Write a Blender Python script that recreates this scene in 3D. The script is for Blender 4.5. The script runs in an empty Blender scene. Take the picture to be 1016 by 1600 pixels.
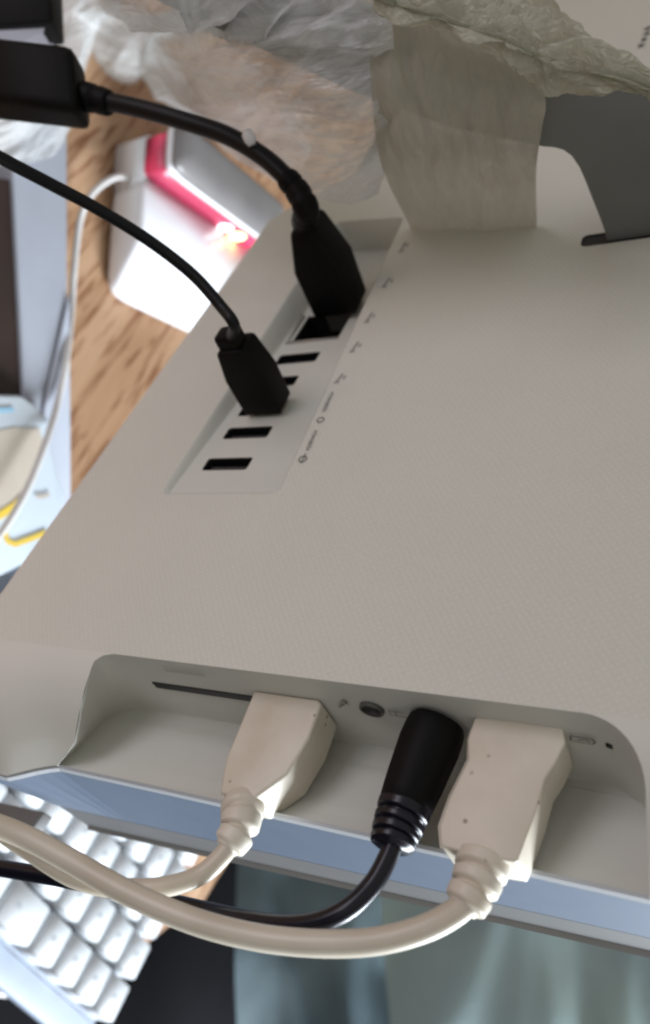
import bpy, bmesh, math, random
from mathutils import Vector, Matrix, noise
random.seed(4)
S = bpy.context.scene
COL = S.collection

# ------------------------------------------------------------------ camera
# The lens (27.7 mm on a 36 mm long side) and its attitude come from the photograph's vanishing points.
# World: X to the right of someone standing behind the screen, Y towards the window, Z up, desk top at Z = 0, metres.
CX, CY, F = 508.0, 800.0, 1232.0
UF = Vector((-2333.0, -30.0, F)).normalized()             # straight down, in lens axes
VF = Vector((672.0, -1650.0, F)); VF = (VF - UF*VF.dot(UF)).normalized()
NF = UF.cross(VF)
EYE = Vector((0, 0, 0.27))
def l2w(v): return Vector((-v.dot(VF), v.dot(NF), -v.dot(UF)))
def ray(px, py): return l2w(Vector((px-CX, py-CY, F)))
def at_x(px, py, X): r = ray(px, py); return EYE + r*((X-EYE.x)/r.x)
def at_y(px, py, Y): r = ray(px, py); return EYE + r*((Y-EYE.y)/r.y)
def at_z(px, py, Z): r = ray(px, py); return EYE + r*((Z-EYE.z)/r.z)
def at_d(px, py, d): return EYE + ray(px, py)*(d/F)

cam = bpy.data.cameras.new("camera"); co = bpy.data.objects.new("camera", cam); COL.objects.link(co)
r_, u_, b_ = l2w(Vector((1,0,0))), l2w(Vector((0,-1,0))), l2w(Vector((0,0,-1)))
M = Matrix(((r_.x,u_.x,b_.x,0),(r_.y,u_.y,b_.y,0),(r_.z,u_.z,b_.z,0),(0,0,0,1)))
co.matrix_world = Matrix.Translation(EYE) @ M
cam.sensor_fit = 'VERTICAL'; cam.sensor_height = 36; cam.sensor_width = 24
cam.lens = 36*F/1600; cam.clip_start = 0.01; cam.clip_end = 60
cam.dof.use_dof = True; cam.dof.focus_distance = 0.135; cam.dof.aperture_fstop = 17
S.camera = co

# ------------------------------------------------------------------ light
w = bpy.data.worlds.new("World"); S.world = w; w.use_nodes = True
bg = w.node_tree.nodes["Background"]; bg.inputs[0].default_value = (0.80, 0.785, 0.735, 1); bg.inputs[1].default_value = 0.47
def area(name, loc, target, sx, sy, power, colr):
    l = bpy.data.lights.new(name, 'AREA'); l.shape = 'RECTANGLE'; l.size = sx; l.size_y = sy; l.energy = power; l.color = colr
    o = bpy.data.objects.new(name, l); COL.objects.link(o); o.location = loc
    o.rotation_euler = (Vector(target)-Vector(loc)).to_track_quat('-Z', 'Y').to_euler(); return o
area("window_light", (1.15, 2.0, 1.15), (-0.1, 0.15, 0.05), 1.2, 1.1, 165, (0.84, 0.92, 1.0))
area("added_fill_light", (-0.10, -0.36, 0.02), (-0.04, 0.1, 0.12), 0.30, 0.30, 1.25, (0.88, 0.84, 0.94))  # unseen fill lamp, added to brighten and tint the back cover
S.view_settings.view_transform = 'Standard'; S.view_settings.look = 'None'
S.view_settings.exposure = 0.12; S.view_settings.gamma = 1
S.cycles.filter_width = 2.2
S.cycles.max_bounces = 8; S.cycles.transparent_max_bounces = 16

# ------------------------------------------------------------------ materials
def mat(name, colr, rough=0.5, metal=0.0, spec=0.5):
    m = bpy.data.materials.new(name); m.use_nodes = True
    p = m.node_tree.nodes["Principled BSDF"]
    p.inputs["Base Color"].default_value = (*colr, 1); p.inputs["Roughness"].default_value = rough
    p.inputs["Metallic"].default_value = metal; p.inputs["Specular IOR Level"].default_value = spec
    return m
def N(m, t, **kw):
    n = m.node_tree.nodes.new(t)
    for k, v in kw.items():
        if k in n.inputs: n.inputs[k].default_value = v
        else: setattr(n, k, v)
    return n
def LK(m, a, b): m.node_tree.links.new(a, b)
def P(m): return m.node_tree.nodes["Principled BSDF"]
def coords(m, scale=(1,1,1), rot=(0,0,0)):
    t = N(m, "ShaderNodeTexCoord"); mp = N(m, "ShaderNodeMapping")
    mp.inputs["Scale"].default_value = scale; mp.inputs["Rotation"].default_value = rot
    LK(m, t.outputs["Object"], mp.inputs[0]); return mp.outputs[0]
def ramp(m, fac, stops):
    r = N(m, "ShaderNodeValToRGB"); e = r.color_ramp.elements
    while len(e) < len(stops): e.new(0.5)
    for x, (p, c) in zip(e, stops): x.position = p; x.color = (*c, 1) if len(c) == 3 else c
    LK(m, fac, r.inputs[0]); return r.outputs[0]
def mottled(name, c1, c2, scale, rough=0.5, bump=0.0, bscale=None, metal=0.0, spec=0.5, bd=0.0002):
    m = mat(name, c1, rough, metal, spec)
    v = coords(m); n = N(m, "ShaderNodeTexNoise", Scale=scale, Detail=6.0); LK(m, v, n.inputs["Vector"])
    LK(m, ramp(m, n.outputs[0], [(0.3, c1), (0.7, c2)]), P(m).inputs["Base Color"])
    if bump:
        n2 = N(m, "ShaderNodeTexNoise", Scale=bscale or scale*5, Detail=4.0); LK(m, v, n2.inputs["Vector"])
        b = N(m, "ShaderNodeBump", Strength=bump, Distance=bd); LK(m, n2.outputs[0], b.inputs["Height"]); LK(m, b.outputs[0], P(m).inputs["Normal"])
    return m
def weave_plastic(name, c1, c2):
    m = mat(name, c1, 0.55, 0, 0.35)
    v = coords(m); n = N(m, "ShaderNodeTexNoise", Scale=14.0, Detail=4.0); LK(m, v, n.inputs["Vector"])
    col = ramp(m, n.outputs[0], [(0.3, c1), (0.7, c2)])
    hs = []
    for a in (0.55, -0.95):
        wv = N(m, "ShaderNodeTexWave", wave_type='BANDS', bands_direction='X'); wv.inputs["Scale"].default_value = 300; wv.inputs["Distortion"].default_value = 0.6
        LK(m, coords(m, (1,1,1), (0, a, 0)), wv.inputs["Vector"]); hs.append(wv.outputs["Fac"])
    mx = N(m, "ShaderNodeMath", operation='MULTIPLY'); LK(m, hs[0], mx.inputs[0]); LK(m, hs[1], mx.inputs[1])
    b = N(m, "ShaderNodeBump", Strength=0.26, Distance=0.0002); LK(m, mx.outputs[0], b.inputs["Height"]); LK(m, b.outputs[0], P(m).inputs["Normal"])
    v9 = coords(m); n9 = N(m, "ShaderNodeTexNoise", Scale=5.0, Detail=5.0, Roughness=0.7); LK(m, v9, n9.inputs["Vector"])
    r9 = N(m, "ShaderNodeMapRange"); r9.inputs["To Min"].default_value = 0.40; r9.inputs["To Max"].default_value = 0.72; LK(m, n9.outputs[0], r9.inputs[0]); LK(m, r9.outputs[0], P(m).inputs["Roughness"])
    n8 = N(m, "ShaderNodeTexNoise", Scale=1500.0, Detail=2.0); LK(m, v9, n8.inputs["Vector"])
    r8 = N(m, "ShaderNodeMapRange"); r8.inputs["From Min"].default_value = 0.3; r8.inputs["From Max"].default_value = 0.7; r8.inputs["To Min"].default_value = 0.97; r8.inputs["To Max"].default_value = 1.02; LK(m, n8.outputs[0], r8.inputs[0])
    m8 = N(m, "ShaderNodeMix", data_type='RGBA', blend_type='MULTIPLY'); m8.inputs[0].default_value = 1; LK(m, col, m8.inputs[6]); LK(m, r8.outputs[0], m8.inputs[7]); col = m8.outputs[2]
    # the pits of the moulded weave are a little darker
    mr = N(m, "ShaderNodeMapRange"); mr.inputs["To Min"].default_value = 0.955; mr.inputs["To Max"].default_value = 1.015; LK(m, mx.outputs[0], mr.inputs[0])
    mm = N(m, "ShaderNodeMix", data_type='RGBA', blend_type='MULTIPLY'); mm.inputs[0].default_value = 1
    LK(m, col, mm.inputs[6]); LK(m, mr.outputs[0], mm.inputs[7]); LK(m, mm.outputs[2], P(m).inputs["Base Color"])
    return m
M_cover = weave_plastic("woven_white_plastic", (0.64, 0.635, 0.565), (0.70, 0.692, 0.615))
M_edgec = mottled("smooth_cover_edge", (0.645, 0.636, 0.58), (0.705, 0.692, 0.63), 14, 0.55, 0.04, 1200, spec=0.35)
M_bay = mottled("smooth_white_plastic", (0.60, 0.60, 0.55), (0.65, 0.65, 0.595), 30, 0.5, 0.05, 900)
M_alu = mottled("sky_tinted_brushed_aluminium", (0.12, 0.15, 0.205), (0.13, 0.16, 0.215), 200, 0.5, 0.05, 2500, 0.2)  # blue of the reflected sky put into the base; the frame is silver
M_bezel = mottled("grey_bezel_plastic", (0.12, 0.118, 0.118), (0.14, 0.138, 0.136), 60, 0.5)
M_glass = mat("black_display_glass", (0.01, 0.01, 0.012), 0.08)
M_hole = mat("dark_port_inside", (0.008, 0.008, 0.008), 0.5)
M_tongue = mat("black_port_tongue", (0.03, 0.03, 0.035), 0.4)
M_metal = mat("port_metal", (0.45, 0.43, 0.40), 0.4, 0.8)
M_print = mat("grey_print", (0.16, 0.15, 0.14), 0.7)
M_printf = mat("faint_print", (0.36, 0.345, 0.32), 0.7)
M_arm = mottled("dark_grey_stand_paint", (0.165, 0.172, 0.165), (0.20, 0.207, 0.20), 40, 0.6, 0.2, 1200)
def ivory(name, c1, c2):
    m = mottled(name, c1, c2, 90, 0.42, 0.12, 700)
    v = coords(m); vo = N(m, "ShaderNodeTexVoronoi", Scale=300.0); LK(m, v, vo.inputs["Vector"])      # specks of grime
    r = ramp(m, vo.outputs["Distance"], [(0.0, (0.35,0.27,0.2)), (0.08, (0.5,0.42,0.33)), (0.13, (1,1,1))])
    n3 = N(m, "ShaderNodeTexNoise", Scale=130.0); LK(m, v, n3.inputs["Vector"])
    g = ramp(m, n3.outputs[0], [(0.46, (0,0,0)), (0.50, (1,1,1))])
    src = P(m).inputs["Base Color"].links[0].from_socket
    mx = N(m, "ShaderNodeMix", data_type='RGBA', blend_type='MULTIPLY'); LK(m, g, mx.inputs[0]); LK(m, src, mx.inputs[6]); LK(m, r, mx.inputs[7])
    LK(m, mx.outputs[2], P(m).inputs["Base Color"]); return m
M_ivory = ivory("aged_ivory_plastic", (0.60, 0.53, 0.42), (0.71, 0.655, 0.56))
M_ivoryc = mottled("ivory_cable_jacket", (0.53, 0.46, 0.36), (0.64, 0.58, 0.48), 60, 0.35, 0.08, 300)
M_black = mottled("black_plastic", (0.003, 0.0028, 0.003), (0.006, 0.0055, 0.0055), 60, 0.55, 0.15, 800, spec=0.12)
M_blackc = mottled("black_cable_jacket", (0.004, 0.004, 0.005), (0.007, 0.007, 0.008), 60, 0.45, spec=0.2)
M_rubber = mat("black_glossy_rubber", (0.006, 0.006, 0.012), 0.28, 0, 0.35)
M_wcord = mottled("white_cord", (0.62, 0.60, 0.58), (0.70, 0.68, 0.66), 60, 0.35)

def wood():
    m = mat("oak_veneer", (0.5, 0.33, 0.2), 0.5, 0, 0.3)
    v = coords(m, (6, 60, 60)); n = N(m, "ShaderNodeTexNoise", Scale=1.0, Detail=8.0, Roughness=0.6, Distortion=0.6); LK(m, v, n.inputs["Vector"])
    base = ramp(m, n.outputs[0], [(0.28, (0.27, 0.15, 0.08)), (0.5, (0.40, 0.255, 0.155)), (0.72, (0.47, 0.325, 0.215))])
    v2 = coords(m, (34, 300, 100)); n2 = N(m, "ShaderNodeTexNoise", Scale=1.0, Detail=3.0, Distortion=0.3); LK(m, v2, n2.inputs["Vector"])
    fl = ramp(m, n2.outputs[0], [(0.52, (1,1,1)), (0.63, (0.48,0.32,0.23))])
    mx = N(m, "ShaderNodeMix", data_type='RGBA', blend_type='MULTIPLY'); mx.inputs[0].default_value = 0.9; LK(m, base, mx.inputs[6]); LK(m, fl, mx.inputs[7])
    v3 = coords(m, (2.2, 9, 9)); n3 = N(m, "ShaderNodeTexNoise", Scale=1.0, Detail=2.0); LK(m, v3, n3.inputs["Vector"])
    cl = ramp(m, n3.outputs[0], [(0.36, (0.66,0.54,0.44)), (0.60, (1.08,1.05,1.02))])
    mz = N(m, "ShaderNodeMix", data_type='RGBA', blend_type='MULTIPLY'); mz.inputs[0].default_value = 0.8; LK(m, mx.outputs[2], mz.inputs[6]); LK(m, cl, mz.inputs[7])
    LK(m, mz.outputs[2], P(m).inputs["Base Color"]); return m
M_wood = wood()
M_edge = mottled("orange_oak_edge", (0.50, 0.27, 0.12), (0.60, 0.34, 0.16), 20, 0.5)

def film(name, opac_lo, opac_hi, su, sv, tint=(0.85, 0.84, 0.80), ang=0.0, bd=0.004, bs=0.45, det=4.0):
    """clear wrap: creases run along one direction of the sheet, milky where it is folded over itself"""
    m = bpy.data.materials.new(name); m.use_nodes = True; nt = m.node_tree
    p = nt.nodes["Principled BSDF"]; out = nt.nodes["Material Output"]
    p.inputs["Base Color"].default_value = (*tint, 1); p.inputs["Roughness"].default_value = 0.22; p.inputs["Specular IOR Level"].default_value = 1.0
    t = N(m, "ShaderNodeTexCoord"); hs = []
    for (fu, fv, a, dist) in ((su, sv, ang, 1.2), (su*2.3, sv*1.4, ang+0.5, 2.2)):
        mp0 = N(m, "ShaderNodeMapping"); mp0.inputs["Rotation"].default_value = (0, 0, a); LK(m, t.outputs["UV"], mp0.inputs[0])
        mp = N(m, "ShaderNodeMapping"); mp.inputs["Scale"].default_value = (fu, fv, 1); LK(m, mp0.outputs[0], mp.inputs[0])
        n = N(m, "ShaderNodeTexNoise", Scale=1.0, Detail=det, Roughness=0.55, Distortion=dist); LK(m, mp.outputs[0], n.inputs["Vector"])
        r_ = ramp(m, n.outputs[0], [(0.38, (0,0,0)), (0.49, (0.8,)*3), (0.51, (1,1,1)), (0.55, (0.5,)*3), (0.66, (0.15,)*3)]); hs.append((n, r_))
    ad_ = N(m, "ShaderNodeMath", operation='ADD'); LK(m, hs[0][1], ad_.inputs[0]); LK(m, hs[1][1], ad_.inputs[1])
    b = N(m, "ShaderNodeBump", Strength=bs, Distance=bd*0.2); LK(m, ad_.outputs[0], b.inputs["Height"]); LK(m, b.outputs[0], p.inputs["Normal"])
    tr = N(m, "ShaderNodeBsdfTransparent"); tl = N(m, "ShaderNodeBsdfTranslucent"); tl.inputs[0].default_value = (*tint, 1)
    m1 = N(m, "ShaderNodeMixShader"); m1.inputs[0].default_value = 0.45; LK(m, p.outputs[0], m1.inputs[1]); LK(m, tl.outputs[0], m1.inputs[2])
    ha = N(m, "ShaderNodeMath", operation='MULTIPLY'); ha.inputs[1].default_value = 0.6; LK(m, ad_.outputs[0], ha.inputs[0])
    r = ramp(m, ha.outputs[0], [(0.05, (opac_lo,)*3), (0.95, (opac_hi,)*3)])
    m2 = N(m, "ShaderNodeMixShader"); LK(m, r, m2.inputs[0]); LK(m, tr.outputs[0], m2.inputs[1]); LK(m, m1.outputs[0], m2.inputs[2])
    LK(m, m2.outputs[0], out.inputs[0]); return m
M_filmA = film("crumpled_clear_film", 0.54, 0.90, 12, 3.5, (0.82, 0.84, 0.84), 0.7)
M_filmB = film("thin_clear_film", 0.86, 0.97, 4, 2.6, (0.55, 0.52, 0.44), 0.05, 0.001, 0.6, 6.0)
M_filmC = film("bunched_clear_film", 0.84, 0.99, 8, 15, (0.92, 0.91, 0.78), 0.25, 0.006, 0.75, 8.0)

# ------------------------------------------------------------------ mesh helpers
def link(name, me, m=None, parent=None, smooth=False):
    if m and not me.materials: me.materials.append(m)
    if smooth:
        for p in me.polygons: p.use_smooth = True
    o = bpy.data.objects.new(name, me); COL.objects.link(o)
    if parent: o.parent = parent; o.matrix_parent_inverse = parent.matrix_world.inverted()
    return o
def mesh(name, verts, faces, m=None, parent=None, smooth=False):
    me = bpy.data.meshes.new(name); me.from_pydata([tuple(v) for v in verts], [], faces); me.validate()
    bm = bmesh.new(); bm.from_mesh(me); bmesh.ops.recalc_face_normals(bm, faces=bm.faces); bm.to_mesh(me); bm.free()
    return link(name, me, m, parent, smooth)
def frombm(name, bm, m=None, parent=None, smooth=False):
    me = bpy.data.meshes.new(name); bm.to_mesh(me); bm.free(); return link(name, me, m, parent, smooth)
def empty(name, loc, label=None, cat=None, group=None):
    o = bpy.data.objects.new(name, None); COL.objects.link(o); o.location = loc; o.empty_display_size = 0.02
    bpy.context.view_layer.update(); tag(o, label, cat, group); return o
def tag(o, label=None, cat=None, group=None, kind=None):
    for k, v in (("label", label), ("category", cat), ("group", group), ("kind", kind)):
        if v: o[k] = v
    return o
def bevel(o, wd, seg=3, angle=30):
    b = o.modifiers.new("bevel", 'BEVEL'); b.width = wd; b.segments = seg; b.limit_method = 'ANGLE'; b.angle_limit = math.radians(angle)
    for p in o.data.polygons: p.use_smooth = True
    return o
def box(name, lo, hi, m, parent=None, bev=0.0, seg=2):
    x0,y0,z0 = lo; x1,y1,z1 = hi
    v = [(x0,y0,z0),(x1,y0,z0),(x1,y1,z0),(x0,y1,z0),(x0,y0,z1),(x1,y0,z1),(x1,y1,z1),(x0,y1,z1)]
    o = mesh(name, v, [(0,1,2,3),(4,5,6,7),(0,1,5,4),(1,2,6,5),(2,3,7,6),(3,0,4,7)], m, parent)
    if bev: bevel(o, bev, seg)
    return o
def prism(name, pts, off, m, parent=None, bev=0.0, seg=3):
    """closed outline of 3-D points, pushed along the vector off"""
    n = len(pts); off = Vector(off); v = [Vector(p) for p in pts] + [Vector(p)+off for p in pts]
    f = [tuple(range(n)), tuple(range(2*n-1, n-1, -1))] + [(i, (i+1) % n, n+(i+1) % n, n+i) for i in range(n)]
    o = mesh(name, v, f, m, parent)
    if bev: bevel(o, bev, seg)
    return o
def loft(name, loops, m, parent=None, caps=(True, True), smooth=True, closed=True):
    n = len(loops[0]); v = [p for l in loops for p in l]; f = []
    for k in range(len(loops)-1):
        for i in range(n if closed else n-1):
            j = (i+1) % n; f.append((k*n+i, k*n+j, (k+1)*n+j, (k+1)*n+i))
    if closed and caps[0]: f.append(tuple(range(n)))
    if closed and caps[1]: f.append(tuple(range((len(loops)-1)*n, len(loops)*n)))
    return mesh(name, v, f, m, parent, smooth)
def spline(pts, per=10):
    pts = [Vector(p) for p in pts]; q = [pts[0]*2-pts[1]] + pts + [pts[-1]*2-pts[-2]]; out = []
    for i in range(1, len(q)-2):
        a, b, c, d = q[i-1:i+3]
        for k in range(per):
            t = k/per
            out.append(0.5*((2*b)+(c-a)*t+(2*a-5*b+4*c-d)*t*t+(3*b-a-3*c+d)*t**3))
    out.append(pts[-1]); return out
def tube(name, path, radii, m, parent=None, sides=16, squash=None):
    """rings along a path, radius per point (a number or a list)"""
    n = len(path); R = radii if isinstance(radii, (list, tuple)) else [radii]*n
    t0 = (path[1]-path[0]).normalized(); up = t0.orthogonal().normalized(); loops = []
    for i, p in enumerate(path):
        t = (path[min(i+1, n-1)]-path[max(i-1, 0)]).normalized()
        up = (up - t*up.dot(t)).normalized(); s = t.cross(up)
        loops.append([p + (up*math.cos(a)+s*math.sin(a))*R[i] for a in [2*math.pi*k/sides for k in range(sides)]])
    return loft(name, loops, m, parent)
def cable(name, pts, r, m, parent=None, per=10, sides=16): return tube(name, spline(pts, per), r, m, parent, sides)
def ring_relief(name, pts, r0, r1, n, m, parent, depth=0.28, per=14, twist=0.0):
    """moulded strain relief: fat ribs round the cable with grooves between them"""
    path = spline(pts, per); L = len(path); R = []
    for i in range(L):
        t = i/(L-1); base = r0+(r1-r0)*t; c = abs(math.sin(math.pi*n*t+0.15))
        R.append(base*(1-depth+depth*min(1, c*1.7)))
    return tube(name, path, R, m, parent, 20)

# 2-D outline helpers in (X, Z)
def offset(loop, d):
    n = len(loop); A = sum(loop[i][0]*loop[(i+1)%n][1]-loop[(i+1)%n][0]*loop[i][1] for i in range(n)); s = 1 if A > 0 else -1; out = []
    for i in range(n):
        p, c, q = Vector(loop[i-1]), Vector(loop[i]), Vector(loop[(i+1)%n])
        a = (c-p).normalized(); b = (q-c).normalized(); na = Vector((-a.y, a.x))*s; nb = Vector((-b.y, b.x))*s
        k = (na+nb); k = k/max(0.3, k.length_squared)*2 if k.length > 1e-6 else na
        out.append(tuple(c+k*d*1.0))
    return out
def rounded(loop, rad, seg=5):
    n = len(loop); out = []
    for i in range(n):
        p, c, q = Vector(loop[i-1]), Vector(loop[i]), Vector(loop[(i+1)%n]); r = rad[i] if isinstance(rad, (list, tuple)) else rad
        if r <= 0: out.append(tuple(c)); continue
        a = (p-c).normalized(); b = (q-c).normalized(); r = min(r, (p-c).length*0.45, (q-c).length*0.45)
        for k in range(seg+1):
            t = k/seg; out.append(tuple((c+a*r)*(1-t)**2 + c*2*t*(1-t) + (c+b*r)*t*t))
    return out
def sheet(name, outer, holes, yf, m, parent):
    bm = bmesh.new()
    for lp in [outer]+holes:
        vs = [bm.verts.new((x, 0, z)) for x, z in lp]
        for i in range(len(vs)): bm.edges.new((vs[i], vs[(i+1) % len(vs)]))
    bmesh.ops.triangle_fill(bm, use_beauty=True, use_dissolve=False, edges=bm.edges[:], normal=(0,-1,0))
    for v in bm.verts: v.co.y = yf(v.co.x, v.co.z)
    for f in bm.faces:
        f.normal_update()
        if f.normal.y > 0: f.normal_flip()
    return frombm(name, bm, m, parent)

Z0 = 0.27
YP = 0.1054          # plane of the back cover
XW = -0.0525         # wall the side ports sit in
XE = -0.0340         # side edge of the case

# ================================================================== DESK, FLOOR
desk = empty("desk", (-0.6, 0.0, -0.74), "oak desk with streaky orange-brown grain carrying the computer and keyboard", "desk")
_e = [at_z(*q, 0.0) for q in ((212,1492),(262,1452),(318,1412),(345,1368),(372,1325))]
dk = [(-0.018, -0.55), (-0.018, 0.35)] + [(p.x, p.y) for p in _e] + [(-0.2, _e[-1].y+0.02), (-1.35, 0.50), (-1.35, -0.55)]
prism("desk_top", [(x, y, -0.024) for x, y in dk], (0,0,0.024), M_wood, desk, 0.002)
for x, y in ((-0.06,-0.5),(-1.3,-0.5),(-1.3,0.38),(-0.12,0.36)): box("leg", (x-0.03,y-0.03,-0.74), (x+0.03,y+0.03,-0.0245), M_edge, desk, 0.003)
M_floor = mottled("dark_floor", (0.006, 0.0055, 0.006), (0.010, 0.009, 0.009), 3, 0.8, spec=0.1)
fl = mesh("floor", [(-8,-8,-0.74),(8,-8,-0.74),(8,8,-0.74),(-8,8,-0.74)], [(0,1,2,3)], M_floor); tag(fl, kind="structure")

# ================================================================== COMPUTER
pc = empty("all_in_one_computer", (-0.25, 0.13, 0.0), "back of a white all-in-one computer with woven plastic cover and cables plugged in", "computer")
def y_back(x, z):
    if x <= XW: return YP
    t = (x-XW)/(XE-XW); return YP + 0.0135*t*t
# --- outlines
def zp(px, py, Y): p = at_y(px, py, Y); return (p.x, p.z)
# bay rim: from the side edge up the left wall, round the corner, along the port wall and down the other side
rimL = [zp(86,1203,0.1189), zp(104,1150,0.1115), zp(122,1098,0.1080), zp(137,1055,0.1059)]
cA = [(-0.0506, Z0-0.1095), (-0.0519, Z0-0.1080), (XW, Z0-0.1055)]
mid = [(XW, Z0-0.1055+(0.1055-0.0215)*k/14) for k in range(1, 15)]
cB = [(-0.0430-0.0095*math.cos(a), Z0-0.0195+0.0089*math.sin(a)) for a in [math.pi/2*k/12 for k in range(13)]] + [(-0.0385, Z0-0.0104), (XE, Z0-0.0102)]
y_bay = lambda x: 0.1272-0.0073*max(0.0, (x-XW)/(XE-XW))**1.2
rimL[0] = (XE, rimL[0][1])
rim = rimL + cA + mid + cB
# --- flat part of the back cover, with the holes for the port recess and the stand slot
ZT = 0.62
def base_z(x): return Z0 - 0.1442 + (-0.0616-x)/0.151*0.0097 if x > -0.2127 else Z0-0.1345
flat = [(XW, base_z(XW)), (-0.1, base_z(-0.1)), (-0.1555, base_z(-0.1555)), (-0.2127, Z0-0.1345), (-0.2241, Z0-0.1225), (-0.2330, Z0-0.1100), (-0.2420, Z0-0.1060), (-0.36, Z0-0.1060), (-0.50, Z0-0.1200), (-0.50, ZT)]
top = [(XW, ZT), (XW, Z0-0.0215)]
# points of the rim that lie on the line X = XW, going down
flat_outer = flat + top + [(x, z) for x, z in reversed(mid[:-1])] + [(XW, Z0-0.1055)]
pr = [zp(250,773,YP), zp(436,771,YP), zp(633,338,YP), zp(524,346,YP)]
pr = rounded(pr, [0.0022, 0.0022, 0.0022, 0.0035], 6)
sl = rounded([(-0.1750, Z0-0.0340), (-0.1702, Z0-0.0340), (-0.1702, Z0+0.10), (-0.1750, Z0+0.10)], 0.0017, 6)
cover = sheet("back_cover", flat_outer, [pr, sl], lambda x, z: YP, M_cover, pc)
# --- side roll-off left of the bay (towards the bottom corner) and beyond it
bm = bmesh.new()
def rows(zlo, zhi, xs):
    grid = []
    for x in xs:
        a, b = zlo(x), zhi(x); grid.append([bm.verts.new((x + max(0.0, (x-XW)/(XE-XW))*0.0030*max(0.0, min(1.3, (Z0-0.1178-(a+(b-a)*k/12))/0.009))**1.3, y_back(x, 0), a+(b-a)*k/12)) for k in range(13)])
    for i in range(len(xs)-1):
        for k in range(12): bm.faces.new((grid[i][k], grid[i+1][k], grid[i+1][k+1], grid[i][k+1]))
lr = sorted(rimL + cA, key=lambda p: p[0])
def interp(tab, x):
    for (x0, z0), (x1, z1) in zip(tab, tab[1:]):
        if x0 <= x <= x1 and x1 > x0: return z0+(z1-z0)*(x-x0)/(x1-x0)
    return tab[0][1] if x < tab[0][0] else tab[-1][1]
xs = sorted(set([p[0] for p in lr] + [XW+(XE-XW)*k/10 for k in range(11)]))
corner_z = lambda x: base_z(XW) + 0.0005 + 0.007*((x-XW)/(XE-XW))**2
rows(corner_z, lambda x: interp(lr, x), xs)
rr = sorted([(XW, Z0-0.0215)] + cB, key=lambda p: p[0])
xs = sorted(set([p[0] for p in rr] + [XW+(XE-XW)*k/10 for k in range(11)]))
rows(lambda x: interp(rr, x), lambda x: ZT, xs)
bmesh.ops.recalc_face_normals(bm, faces=bm.faces)
frombm("cover_edge", bm, M_edgec, pc, True)
# rolled bottom edge of the cover
low = [(x, z) for x, z in flat[:9]]
loops = []
for k in range(6):
    a = k/5*math.pi/2; r = 0.006
    loops.append([(x, YP + r*(1-math.cos(a)), z - r*math.sin(a)*0.9) for x, z in low])
loops.append([(x, 0.150, z-0.0056) for x, z in low])
loft("bottom_shell", loops, M_edgec, pc, smooth=True, closed=False)
# --- side port bay: wall round the ports, floor
def rim3(): return [Vector((x, y_back(x, z), z)) for x, z in rim]
base = []
nL, nR = len(rimL)+len(cA)-1, len(cB)
bl = [(XE, Z0-0.1188, 0.1199), (-0.0375, Z0-0.1188, 0.1212), (-0.0425, Z0-0.1187, 0.1232), (-0.0475, Z0-0.1186, 0.1252), (-0.0500, Z0-0.1175, 0.1265), (-0.0515, Z0-0.1155, 0.1270), (XW+0.0004, Z0-0.1125, 0.1272)]
for q in bl: base.append(Vector((q[0], q[2], q[1])))
for k, (x, z) in enumerate(mid): base.append(Vector((XW+0.0004, 0.1272, Z0-0.1125+(0.1125-0.0200)*(k+1)/14)))
for x, z in cB: base.append(Vector((x+(0.0004 if x < -0.05 else 0), y_bay(x), z+0.0003)))
R3 = rim3()
def fil(a, b, k, t):   # softened rim
    return a.lerp(b, t)
loft("bay_wall", [R3, [r.lerp(b, 0.06)+Vector((0.00012,0,0)) for r, b in zip(R3, base)], [r.lerp(b, 0.90) for r, b in zip(R3, base)], [b+Vector((0.0006, 0.0, 0)) for b in base]], M_bay, pc, closed=False, smooth=True)
fbm = bmesh.new(); fv = [fbm.verts.new(b+Vector((0,0.00005,0))) for b in base]
nn = len(fv)
for k in range(nn//2):
    a, b, c, d = fv[k], fv[k+1], fv[nn-2-k], fv[nn-1-k]
    if len({a, b, c, d}) == 4: fbm.faces.new((a, b, c, d))
    elif len({a, b, c, d}) == 3: fbm.faces.new(list(dict.fromkeys((a, b, c, d))))
bmesh.ops.recalc_face_normals(fbm, faces=fbm.faces); frombm("bay_floor", fbm, M_bay, pc)

def outline_y_(pts, Y): return [at_y(px, py, Y) for px, py in pts]
# --- side band: bright chamfer, aluminium face, dark seam, grey bezel; measured where its lines cross X = XE
def band(px, py): p = at_x(px, py, XE); return p.y, p.z
def ext(a, b, z):     # straight line through two measured points, given at height z
    return a[0] + (b[0]-a[0])*(z-a[1])/(b[1]-a[1])
Lblu = (band(100,1257), band(1016,1459)); Lgry = (band(100,1280), band(1016,1484))
ex_ = lambda z: XE + 0.0030*max(0.0, min(1.3, (Z0-0.1178-z)/0.009))**1.3
zs = [0.128, 0.132, Z0-0.135, Z0-0.130, Z0-0.127, Z0-0.124, Z0-0.121, Z0-0.1185, Z0-0.09, Z0-0.05, Z0-0.01, ZT]
YB = lambda z: ext(*Lblu, z); YG = lambda z: ext(*Lgry, z)
hold = lambda f, z: f(max(min(z, Z0+0.01), 0.10))
def strip(name, rows_, m):
    return loft(name, rows_, m, pc, closed=False, smooth=False)
top_y = 0.1200
strip("edge_chamfer", [[(ex_(z)-0.0003, 0.1193, z) for z in zs], [(ex_(z)+0.0002, 0.1197, z) for z in zs], [(ex_(z)+0.0005, 0.1206, z) for z in zs]], mat("highlight_tinted_aluminium", (0.62, 0.64, 0.67), 0.35, 0.2))  # edge highlight put into a brighter base colour
strip("side_frame", [[(ex_(z)+0.0005, 0.1206, z) for z in zs], [(XE+0.0006, hold(YB, z), z) for z in zs]], M_alu)
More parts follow.
